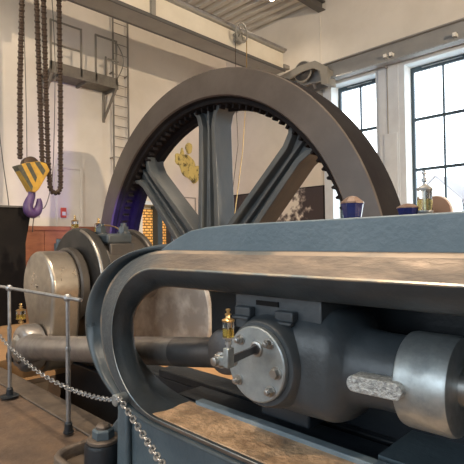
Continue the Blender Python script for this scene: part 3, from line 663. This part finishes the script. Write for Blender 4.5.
# ================================================================ ENGINE FRAME
XR = .9; NC = 22
ZC = .85
def C(Y, zt, xl, zb, Yb=None, xr=XR, xc=-1.84, Yt=None):
    if Yb is None: Yb = Y
    pts = []; rx = xc-xl; Yt = Y if Yt is None else Yt
    for i in range(10): x = xr+(xc-xr)*i/10; pts.append((x, Yt, zt))
    for i in range(NC+1):
        a = PI/2*i/NC; w = min(1, i/NC*2.6); w = w*w*(3-2*w)
        pts.append((xc-rx*math.sin(a), Yt+(Y-Yt)*w, ZC+(zt-ZC)*math.cos(a)))
    for i in range(1, NC+1):
        a = PI/2*i/NC; w = math.sin(a)**2
        pts.append((xc-rx*math.cos(a), Y+(Yb-Y)*w, ZC-(ZC-zb)*math.sin(a)))
    for i in range(1, 11): x = xc+(xr-xc)*i/10; pts.append((x, Yb, zb))
    return pts
fr = thing('steam_engine', (-.7, 1.6, 0), 'massive blue-grey cast engine frame with a rounded slot opening in the foreground', 'engine frame')
MB().loft([C(1.60, 1.18, -2.50, .49), C(1.46, 1.122, -2.235, .49), C(1.44, 1.116, -2.222, .49), C(1.41, 1.126, -2.222, .49), C(1.36, 1.17, -2.235, .488), C(1.338, 1.195, -2.252, .486), C(1.330, 1.212, -2.250, .484)]).build('opening_lip', 'paint', fr, smooth=60)
MB().loft([C(1.330, 1.210, -2.249, .485), C(1.328, 1.215, -2.254, .482), C(1.334, 1.221, -2.262, .478)]).build('worn_edge_highlight', 'worn_edge_highlight', fr, smooth=60, label='worn edge of the opening with a painted highlight')
MB().loft([C(1.334, 1.221, -2.262, .478), C(1.345, 1.232, -2.30, .472, 1.332), C(1.375, 1.262, -2.40, .466, 1.334), C(1.398, 1.288, -2.48, .463, 1.335)]).build('face_band', 'worn_band', fr, smooth=60)
MB().loft([C(1.398, 1.288, -2.48, .463, 1.335), C(1.410, 1.300, -2.52, .462, 1.336), C(1.425, 1.305, -2.545, .460, 1.338)]).build('upper_fillet', 'fillet_highlight', fr, smooth=60)
MB().loft([C(1.425, 1.306, -2.545, .460, 1.338, Yt=1.425), C(1.455, 1.307, -2.555, .458, 1.340, Yt=1.425), C(1.475, 1.307, -2.575, .457, 1.340, Yt=1.425), C(1.465, 1.309, -2.592, .456, 1.335, Yt=1.425), C(1.41, 1.314, -2.605, .452, 1.325, Yt=1.425), C(1.388, 1.320, -2.628, .447, 1.322, Yt=1.425), C(1.384, 1.326, -2.652, .440, 1.322, Yt=1.425), C(1.395, 1.331, -2.680, .437, 1.330, Yt=1.425), C(1.43, 1.334, -2.702, .434, 1.345, Yt=1.425), C(1.47, 1.335, -2.71, .432, 1.37, Yt=1.425), C(1.60, 1.335, -2.70, .432, Yt=1.6)]).build('outer_bead', 'paint_bead', fr, smooth=60)
# the back of the near cheek, closed towards the opening
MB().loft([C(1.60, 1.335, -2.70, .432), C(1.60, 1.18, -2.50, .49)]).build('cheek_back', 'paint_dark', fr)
# raised blue plate on top
top = [(XR, 1.300), (XR, 1.428), (-.45, 1.425), (-.816, 1.422), (-1.352, 1.419), (-1.443, 1.417), (-1.576, 1.411), (-1.683, 1.398), (-1.759, 1.374), (-1.823, 1.350), (-1.882, 1.322), (-1.93, 1.300)]
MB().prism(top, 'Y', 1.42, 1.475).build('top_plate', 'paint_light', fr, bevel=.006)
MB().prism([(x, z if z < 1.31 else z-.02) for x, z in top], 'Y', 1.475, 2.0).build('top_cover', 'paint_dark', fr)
# near web under the frame, its rib and gusset
MB().prism([(-2.20, .46), (-2.20, -.02), (XR, -.02), (XR, .46)], 'Y', 1.372, 1.47).build('lower_web', 'paint_web', fr)
MB().prism([(-2.215, .49), (-2.235, -.02), (-2.125, -.02), (-2.125, .50)], 'Y', 1.335, 1.372).build('web_rib', 'paint_web', fr, bevel=.015)
MB().prism([(-2.2, .455), (-2.30, .41), (-2.62, .10), (-2.66, .035), (-2.2, .035)], 'Y', 1.45, 1.50).build('gusset', 'paint_web', fr, bevel=.01)
MB().lathe((-2.135, 1.27, .520), (0, 1, 0), [(0, .026), (.004, .031), (.06, .031), (.09, .026)], 24).build('chain_boss', 'steel_flange', fr)
# bottom ledge of bare iron with painted highlights and guide strip
MB().box((-1.90, 1.345, .478), (XR, 1.585, .4925)).build('slide_ledge', 'lit_rust_slide', fr)
MB().box((-1.84, 1.575, .470), (XR, 1.625, .512)).build('guide_strip', 'strip', fr, bevel=.004)
MB().box((-2.05, 1.625, .40), (XR, 1.80, .49)).build('lower_guide', 'paint_dark', fr)
MB().box((-2.65, 1.93, .395), (XR, 2.10, .455)).build('far_beam', 'paint_dark', fr, bevel=.01)
# trunk: far cheek, bulkhead, floor
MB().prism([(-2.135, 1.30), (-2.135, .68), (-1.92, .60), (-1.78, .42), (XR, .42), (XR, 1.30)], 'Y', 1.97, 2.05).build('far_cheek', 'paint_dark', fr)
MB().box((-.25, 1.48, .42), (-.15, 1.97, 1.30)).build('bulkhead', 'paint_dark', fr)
MB().box((-.86, 1.66, .492), (XR, 1.97, .512)).build('trunk_floor', 'paint_web', fr)
MB().box((-.86, 1.66, .40), (-.83, 1.97, .492)).build('trunk_floor_edge', 'paint_dark', fr)
MB().lathe((-.25, 1.62, .85), (-1, 0, 0), [(0, .17), (.06, .17), (.07, .15), (.11, .12)], 40).build('gland', 'paint_dark', fr)
MB().box((-1.9, 1.50, 1.13), (XR, 1.90, 1.17)).build('upper_guide', 'paint_dark', fr)

# ================================================================ CROSSHEAD
ch = thing('crosshead', (-1.21, 1.62, .62), 'dark iron crosshead in the frame opening with a round bolted cover plate', 'crosshead')
prof = []
# body: a fat rounded block turned about the engine axis
rows = []
for x, ry, rz in ((-1.40, .14, .15), (-1.385, .19, .20), (-1.34, .215, .225), (-1.1, .22, .225), (-.97, .215, .222), (-.93, .20, .205), (-.905, .165, .17), (-.88, .15, .15), (-.80, .142, .142), (-.66, .14, .14)):
    row = []
    for i in range(48):
        a = 2*PI*i/48; ca, sa = math.cos(a), math.sin(a); e = .72 if x < -.91 else 1.
        row.append((x, 1.64+ry*math.copysign(abs(ca)**e, ca), .85+rz*math.copysign(abs(sa)**e, sa)))
    rows.append(row)
mb = MB().loft(rows, closed=True); mb.f += [tuple(range(47, -1, -1)), tuple(range(9*48, 10*48))]; mb.mi += [0, 0]
mb.build('crosshead_body', 'crosshead', ch, smooth=45)
MB().lathe((-1.222, 1.388, .852), (0, 1, 0), [(0, .165), (.008, .172), (.03, .175), (.06, .19)], 64).build('cover_seat', 'crosshead', ch)
fl = MB().lathe((-1.227, 1.362, .854), (0, 1, 0), [(0, .145), (.004, .150), (.024, .150), (.026, .148)], 72).build('cover_plate', 'steel_flange', ch)
for ang, r, s in ((131, .118, .0175), (52, .120, .0185), (-7, .108, .0205), (-48, .118, .0185), (-140, .120, .0175), (-178, .120, .017)):
    a = math.radians(ang); c = (-1.224+r*math.cos(a), 1.362, .853+r*math.sin(a))
    b = MB().cyl((c[0], 1.358, c[2]), (c[0], 1.363, c[2]), s*1.25, 20); b.hexa((c[0], 1.358, c[2]), (0, -1, 0), s, .018, ang*.02)
    if ang != -7: b.cyl((c[0], 1.342, c[2]), (c[0], 1.330, c[2]), s*.55, 14, .002)
    b.build('bolt', 'steel', fl)
MB().lathe((-1.213, 1.352, .918), (0, 1, 0), [(0, .026), (.002, .030), (.012, .032)], 28).build('pin_collar', 'steel', fl)
MB().cyl((-1.213, 1.349, .918), (-1.213, 1.353, .918), .022, 24).build('pin_centre', 'steel_dark', fl)
# top and bottom shoes, lugs
MB().box((-1.44, 1.475, .96), (-.985, 1.80, 1.125)).build('top_shoe', 'crosshead', ch, bevel=.006)
MB().box((-1.31, 1.468, 1.072), (-1.19, 1.48, 1.092)).build('shoe_slot', 'black', ch)
MB().box((-1.46, 1.66, .515), (-1.18, 1.80, .66)).build('bottom_shoe', 'paint_dark', ch, bevel=.01)
for x in (-1.365, -1.14):
    MB().box((x-.045, 1.438, 1.020), (x+.045, 1.475, 1.062)).build('lug', 'crosshead', ch, bevel=.006)
    MB().box((x-.050, 1.425, 1.008), (x+.045, 1.455, 1.024)).build('lug', 'crosshead', ch, bevel=.006)
# cotter key
st = []
for i in range(13): a = -PI/2+PI*i/12; st.append((-.680+.026*math.cos(a), .849+.028*math.sin(a)))
for i in range(13): a = PI/2+PI*i/12; st.append((-.828+.026*math.cos(a), .845+.028*math.sin(a)))
MB().prism(st, 'Y', 1.425, 1.85).build('cotter_key', 'key', ch, bevel=.004, label='scratched bright steel cotter key')

pr_ = thing('piston_rod', (-.5, 1.62, .85), 'polished steel piston rod with thick collar at the right edge', 'rod')
MB().lathe((-.705, 1.62, .85), (1, 0, 0), [(0, .155), (.006, .163), (.02, .166), (.155, .166), (.172, .160), (.176, .150)], 72).build('collar', 'steel_flange', pr_)
MB().cyl((-.53, 1.62, .85), (-.32, 1.62, .85), .062, 40).build('rod_shaft', 'steel', pr_)

# lubricator on the crosshead pin
lb = thing('pin_lubricator', (-1.2, 1.2, .9), 'brass and glass drip oiler on a flat arm in front of the round cover plate', 'oiler')
MB().obox((-1.213, 1.35, .918), (-1.195, 1.175, .908), .012, .029, (0, 0, 1)).build('arm', 'steel_dark', lb, bevel=.002)
MB().box((-1.205, 1.165, .885), (-1.180, 1.20, .958)).build('stem_block', 'steel_flange', lb, bevel=.004)
q = at(217, 361, 'Y', 1.18)
MB().obox((-1.20, 1.185, .905), (q.x, 1.185, q.z), .018, .035, (0, 0, 1)).build('link_plate', 'steel_flange', lb, bevel=.004)
b = MB().cyl((q.x, 1.205, q.z), (q.x, 1.199, q.z), .032, 24); b.hexa((q.x, 1.20, q.z), (0, -1, 0), .027, .022); b.cyl((q.x, 1.178, q.z), (q.x, 1.160, q.z), .016, 16, .002); b.build('nut', 'steel', lb)
x, y, z = -1.193, 1.183, .955
MB().lathe((x, y, z), (0, 0, 1), [(0, .009), (.012, .009), (.014, .0125), (.026, .0125), (.028, .008), (.034, .009), (.036, .021), (.041, .022)], 24).build('cup_base', 'galv', lb)
MB().lathe((x, y, z+.042), (0, 0, 1), [(0, .0195), (.030, .0195)], 28).build('oil', 'oil', lb, label='amber oil')
MB().lathe((x, y, z+.042), (0, 0, 1), [(0, .021), (.055, .021)], 28, caps=False).build('glass_cylinder', 'glass', lb)
MB().cyl((x, y, z+.04), (x, y, z+.098), .003, 8).build('needle', 'steel', lb)
MB().lathe((x, y, z+.097), (0, 0, 1), [(0, .023), (.006, .024), (.010, .018), (.014, .010), (.022, .008), (.024, .012), (.029, .012), (.031, .006), (.038, .006), (.040, .009), (.046, .009), (.048, .003)], 24).build('cup_lid', 'brass', lb)

# ================================================================ ON TOP OF THE FRAME
def navy_knob(x, y, z, s, h, label):
    t = thing('navy_lid_cup', (x, y, z), label, 'cup')
    MB().lathe((x, y, z), (0, 0, 1), [(0, .55*s), (.02*h, .60*s), (.12*h, .60*s), (.16*h, .72*s), (.70*h, 1.0*s)], 8).build('faceted_cup', 'navy', t, smooth=10, bevel=.0015)
    MB().lathe((x, y, z+.701*h), (0, 0, 1), [(0, 1.04*s), (.05*h, 1.0*s), (.21*h, .42*s), (.24*h, .10*s)], 8).build('lid', 'cap_brown', t, smooth=10)
navy_knob(-1.088, 1.90, 1.410, .054, .145, 'taller navy blue faceted cup with brown lid in front of the flywheel rim')
navy_knob(-.800, 1.84, 1.415, .046, .080, 'low navy blue cup with brown lid next to the glass oil cup')
p = at(425, 212, 'Y', 1.86)
oil_cup((p.x, 1.86, 1.40), .165, 'glass oil cup with pale yellow oil on the frame top before the window', rad=.62, lid='galv', oil='oil_pale')
c = at(437, 213, 'Y', 1.97); c_r = at(452, 213, 'Y', 1.97)
bx = thing('round_board', (c.x, 1.97, 1.40), 'brown round disc with a pale edge standing on the frame behind the oil cup', 'disc')
cx_, cz_, R_ = c.x, c.z+.02, c_r.x-c.x
half = [(cx_+R_*math.cos(PI*i/24)*1.0, cz_-.02+R_*1.15*math.sin(PI*i/24)) for i in range(25)]
MB().prism(half, 'Y', 1.955, 1.962).build('board_face', 'disc_brown', bx)
half2 = [(cx_+(R_+.005)*math.cos(PI*i/24), cz_-.02+(R_*1.15+.005)*math.sin(PI*i/24)) for i in range(25)]
MB().prism(half2, 'Y', 1.962, 1.975).build('board_edge', 'disc_edge', bx)

# ================================================================ RAILING, CHAIN, BOLT, TRAY
def rail_post(x, parent, wide=.075):
    p_ = MB().cyl((x, 1.48, .02), (x, 1.48, .62), .0165, 16).build('post', 'galv', parent)
    MB().cyl((x, 1.48, .60), (x, 1.48, .95), .0135, 16).build('post_upper', 'galv', p_)
    MB().cyl((x, 1.48, .585), (x, 1.48, .62), .0185, 16, .003).build('post_sleeve', 'galv', p_)
    MB().lathe((x, 1.48, .018), (0, 0, 1), [(0, wide), (.008, wide), (.012, min(.05, wide)), (.014, .030), (.065, .027), (.07, .022), (.08, .018)], 24).build('post_base', 'paint_dark', p_)
    MB().lathe((x, 1.48, .935), (0, 0, 1), [(0, .018), (.01, .027), (.025, .030), (.04, .026), (.052, .012)], 16).build('post_knob', 'galv', p_)
ra = thing('hand_railing', (-3.6, 1.48, 0), 'slim galvanised handrail on two posts at the edge of the stone floor', 'railing')
for x in (-3.095, -4.205, -5.6): rail_post(x, ra, .036 if x > -4 else .075)
MB().cyl((-2.90, 1.48, .960), (-6.2, 1.48, .960), .0135, 16, .003).build('top_rail', 'galv', ra)

# barrier chain: separate links
path = [Vector(p) for p in ((-4.55, 1.44, .60), (-4.29, 1.44, .525), (-4.075, 1.435, .475), (-3.635, 1.43, .398), (-3.30, 1.43, .366), (-2.993, 1.43, .363), (-2.70, 1.40, .395), (-2.441, 1.36, .440), (-2.20, 1.31, .500), (-2.135, 1.285, .528), (-2.04, 1.25, .550), (-1.94, 1.22, .540), (-1.80, 1.18, .521), (-1.62, 1.12, .508), (-1.42, 1.04, .518), (-1.30, .99, .54), (-1.1, .92, .60))]
path = smoothpts(path, 10)
bc = thing('barrier_chain', (-3, 1.4, .36), 'thin steel link chain sagging along the railing and over the frame to the foreground', 'chain')
pitch, wr, lw = .0385, .0042, .012
me0 = None; s_acc = 0.; k = 0
L = [0]
for i in range(1, len(path)): L.append(L[-1]+(path[i]-path[i-1]).length)
nl = int(L[-1]/pitch)
i = 0
oval = []
hl = pitch*.5+wr*.6 - lw
for t in range(9): a = -PI/2+PI*t/8; oval.append(Vector((hl+lw*math.cos(a), lw*math.sin(a), 0)))
for t in range(9): a = PI/2+PI*t/8; oval.append(Vector((-hl+lw*math.cos(a), lw*math.sin(a), 0)))
lm = MB().tube(oval, wr, 6, True)
proto = lm.build('link', 'galv', None, origin=(0, 0, 0))
for k in range(min(nl, 99)):
    s = (k+.5)*pitch
    while L[i+1] < s: i += 1
    p = path[i].lerp(path[i+1], (s-L[i])/(L[i+1]-L[i])); d = (path[i+1]-path[i]).normalized()
    o = proto if k == 0 else proto.copy()
    if k: col.objects.link(o)
    o.parent = bc
    up = Vector((0, 0, 1)); side = d.cross(up).normalized(); u = side.cross(d)
    a = PI/4 if k % 2 else -PI/4
    e2 = side*math.cos(a)+u*math.sin(a); e3 = d.cross(e2)
    R = Matrix((d, e2, e3)).transposed().to_4x4()
    o.matrix_local = Matrix.Translation(p-Vector(bc.location)) @ R

# foundation bolt
x, y = -2.363, 1.335
fb = thing('foundation_bolt', (x, y, .03), 'big hexagonal foundation nut on a dark round pillar beside the frame foot', 'bolt')
MB().lathe((x, y, .036), (0, 0, 1), [(0, .104), (.17, .104), (.188, .098)], 40).build('pillar', 'paint_dark', fb)
MB().lathe((x, y, .224), (0, 0, 1), [(0, .086), (.004, .090), (.018, .090), (.022, .086)], 40).build('washer', 'bare_iron', fb)
b = MB().hexa((x, y, .246), (0, 0, 1), .062, .052, .5); b.build('nut', 'paint_web', fb, bevel=.003)
MB().lathe((x, y, .298), (0, 0, 1), [(0, .040), (.012, .040), (.022, .032), (.026, .012)], 28).build('stud', 'bare_iron', fb)

# drip tray with raised rounded rim
def rrect(x0, x1, y0, y1, r, n=8):
    out = []
    for cx, cy, a0 in ((x1-r, y1-r, 0), (x0+r, y1-r, PI/2), (x0+r, y0+r, PI), (x1-r, y0+r, 1.5*PI)):
        for i in range(n+1): a = a0+PI/2*i/n; out.append((cx+r*math.cos(a), cy+r*math.sin(a)))
    return out
dt = thing('drip_tray', (-1, 1.2, 0), 'dark shallow cast drip tray with rounded rim around the frame foot', 'tray')
rows = [[(x, y, z) for x, y in rrect(-2.74+q, .8-q, 1.17+q, 1.76-q, .13-q*.9)] for q, z in ((0, .0), (0, .085), (.008, .098), (.022, .102), (.036, .098), (.044, .085), (.05, .035))]
MB().loft(rows, closed=True).build('tray_rim', 'bare_iron', dt, smooth=50)
MB().prism(rrect(-2.70, .76, 1.21, 1.72, .09), 'Z', .004, .034).build('tray_floor', 'curb', dt)

# machinery under the opening: bed beams of the engine in the pit
bd = thing('engine_bed', (-3.3, 2.4, -1.4), 'dark cast engine bed beams in the pit under the connecting rod', 'bed')
MB().box((-5.5, 2.62, -1.4), (-1.9, 2.80, -.12)).build('bed_beam', 'paint_dark', bd, bevel=.02)
MB().box((-3.2, 1.98, -1.4), (.9, 2.14, .39)).build('bed_beam', 'paint_dark', bd, bevel=.02)
MB().box((-2.9, 1.78, -.9), (-2.7, 2.62, -.15)).build('cross_beam', 'bare_iron', bd, bevel=.02)
MB().box((-5.50, 1.78, -.45), (-5.28, 2.3, -.25)).build('cross_beam', 'curb', bd, bevel=.02)

# repeats of one kind share a group
for key, g in {'hoist_chain': 'chains hanging from the crane hoist', 'oil_cup': 'small oil cups on the engine', 'navy_lid_cup': 'navy cups on the frame top', 'house': 'houses outside the windows', 'control_cable': 'thin cables hanging by the hoist chains', 'pull_cord': 'cords of the crane hand wheel'}.items():
    for o in scene.objects:
        if o.parent is None and o.name.split('.')[0] == key: o['group'] = g

# ================================================================ LIGHT
world = bpy.data.worlds.new('World'); scene.world = world; world.use_nodes = True
bg = world.node_tree.nodes['Background']; bg.inputs['Color'].default_value = (.80, .91, 1.0, 1); bg.inputs['Strength'].default_value = 4.2
def light(name, kind, loc, energy, color, size=.1, rot=None, target=None, **k):
    l = bpy.data.lights.new(name, kind); l.energy = energy; l.color = color
    if kind == 'AREA': l.size = size; l.shape = 'RECTANGLE' if 'size_y' in k else 'SQUARE'
    elif kind in ('POINT', 'SPOT'): l.shadow_soft_size = size
    for a, b in k.items():
        if a == 'portal': l.cycles.is_portal = b
        else: setattr(l, a, b)
    o = bpy.data.objects.new(name, l); col.objects.link(o); o.location = loc
    if target is not None: o.rotation_euler = (Vector(target)-Vector(loc)).to_track_quat('-Z', 'Y').to_euler()
    return o
for i, w in enumerate((W1, W2, W3, W4)):
    light('window_portal', 'AREA', ((w[0]+w[1])/2, 11.42, (w[2]+w[3])/2), 1, (1, 1, 1), size=w[1]-w[0], size_y=w[3]-w[2], portal=True, target=((w[0]+w[1])/2, 0, (w[2]+w[3])/2))
for w in FW:
    light('window_portal', 'AREA', ((w[0]+w[1])/2, -7.28, (w[2]+w[3])/2), 1, (1, 1, 1), size=w[1]-w[0], size_y=w[3]-w[2], portal=True, target=((w[0]+w[1])/2, 10, (w[2]+w[3])/2))
WARM = (1, .82, .62)
light('ceiling_light', 'SPOT', (-7.861, 9.658, 7.85), 70, WARM, .08, target=(-7.8, 8.5, 0), spot_size=2.6, spot_blend=.6)
for x, y, e in ((-3.2, 1.8, 900), (1.8, 3.2, 420), (-5.5, -1.0, 380), (-9.0, 2.5, 160), (-1.2, -1.8, 520)):  # the last is an added, unseen lamp to brighten the engine's near side
    t = thing('ceiling_lamp', (x, y, 7.86), 'round ceiling lamp high above the hall, outside the photo at x %s' % ('left' if x < -4 else 'right'), 'lamp')
    t['label'] = {(-3.2): 'ceiling lamp above the engine, beyond the top of the photo', 1.8: 'ceiling lamp behind the photographer', -5.5: 'ceiling lamp above the stone floor on the left', -9.0: 'ceiling lamp beside the cream wall', -1.2: 'added unseen lamp brightening the near side of the engine, behind the photographer'}[x]
    MB().lathe((x, y, 7.92), (0, 0, 1), [(0, .11), (.02, .12), (.10, .09), (.13, .05)], 24).build('housing', 'crane_dark', t)
    MB().lathe((x, y, 7.90), (0, 0, 1), [(0, .03), (.008, .06), (.019, .08)], 24).build('bulb', 'lamp', t)
    light('ceiling_light', 'SPOT', (x, y, 7.85), e, WARM, .12, target=(x, y, 0), spot_size=2.7, spot_blend=.7)
# low flood lamp on the opposite wall (throws the girder's shadow on the cream wall)
fl_ = thing('flood_lamp', (8.8, 3, 4.2), 'flood lamp on the wall behind the photographer', 'lamp')
MB().box((8.7, 2.8, 4.15), (9.0, 3.2, 4.4)).build('lamp_housing', 'crane_dark', fl_)
MB().box((8.69, 2.83, 4.18), (8.70, 3.17, 4.37)).build('lamp_glass', 'lamp', fl_)
light('flood_light', 'SPOT', (8.6, 3, 4.3), 4200, (1, .78, .54), .10, target=(-9, 6, 6.0), spot_size=1.9, spot_blend=.6)
# small blue accent lamp at the flywheel pit
light('blue_accent_light', 'SPOT', (-6.6, 4.1, 1.12), 130, (.14, .06, 1), .05, target=(-7.9, 4.9, 1.7), spot_size=1.3, spot_blend=.8)
bl = thing('accent_lamp', (-6.6, 4.1, 0), 'small blue accent lamp on a stem between bearing and flywheel', 'lamp')
MB().cyl((-6.6, 4.1, 0), (-6.6, 4.1, 1.0), .015, 10).build('stem', 'crane_dark', bl)
MB().lathe((-6.6, 4.1, 1.0), (0, 0, 1), [(0, .03), (.04, .05), (.06, .05)], 16).build('lamp_head', 'blue_lamp', bl)

for o in scene.objects:
    if o.parent is None and o.name.split('.')[0] == 'ceiling_lamp': o['group'] = 'round lamps under the ceiling'

vs_ = scene.view_settings; scene.display_settings.display_device = 'sRGB'
vs_.view_transform = 'Standard'; vs_.look = 'None'; vs_.exposure = 0.43; vs_.gamma = 1; vs_.use_curve_mapping = False
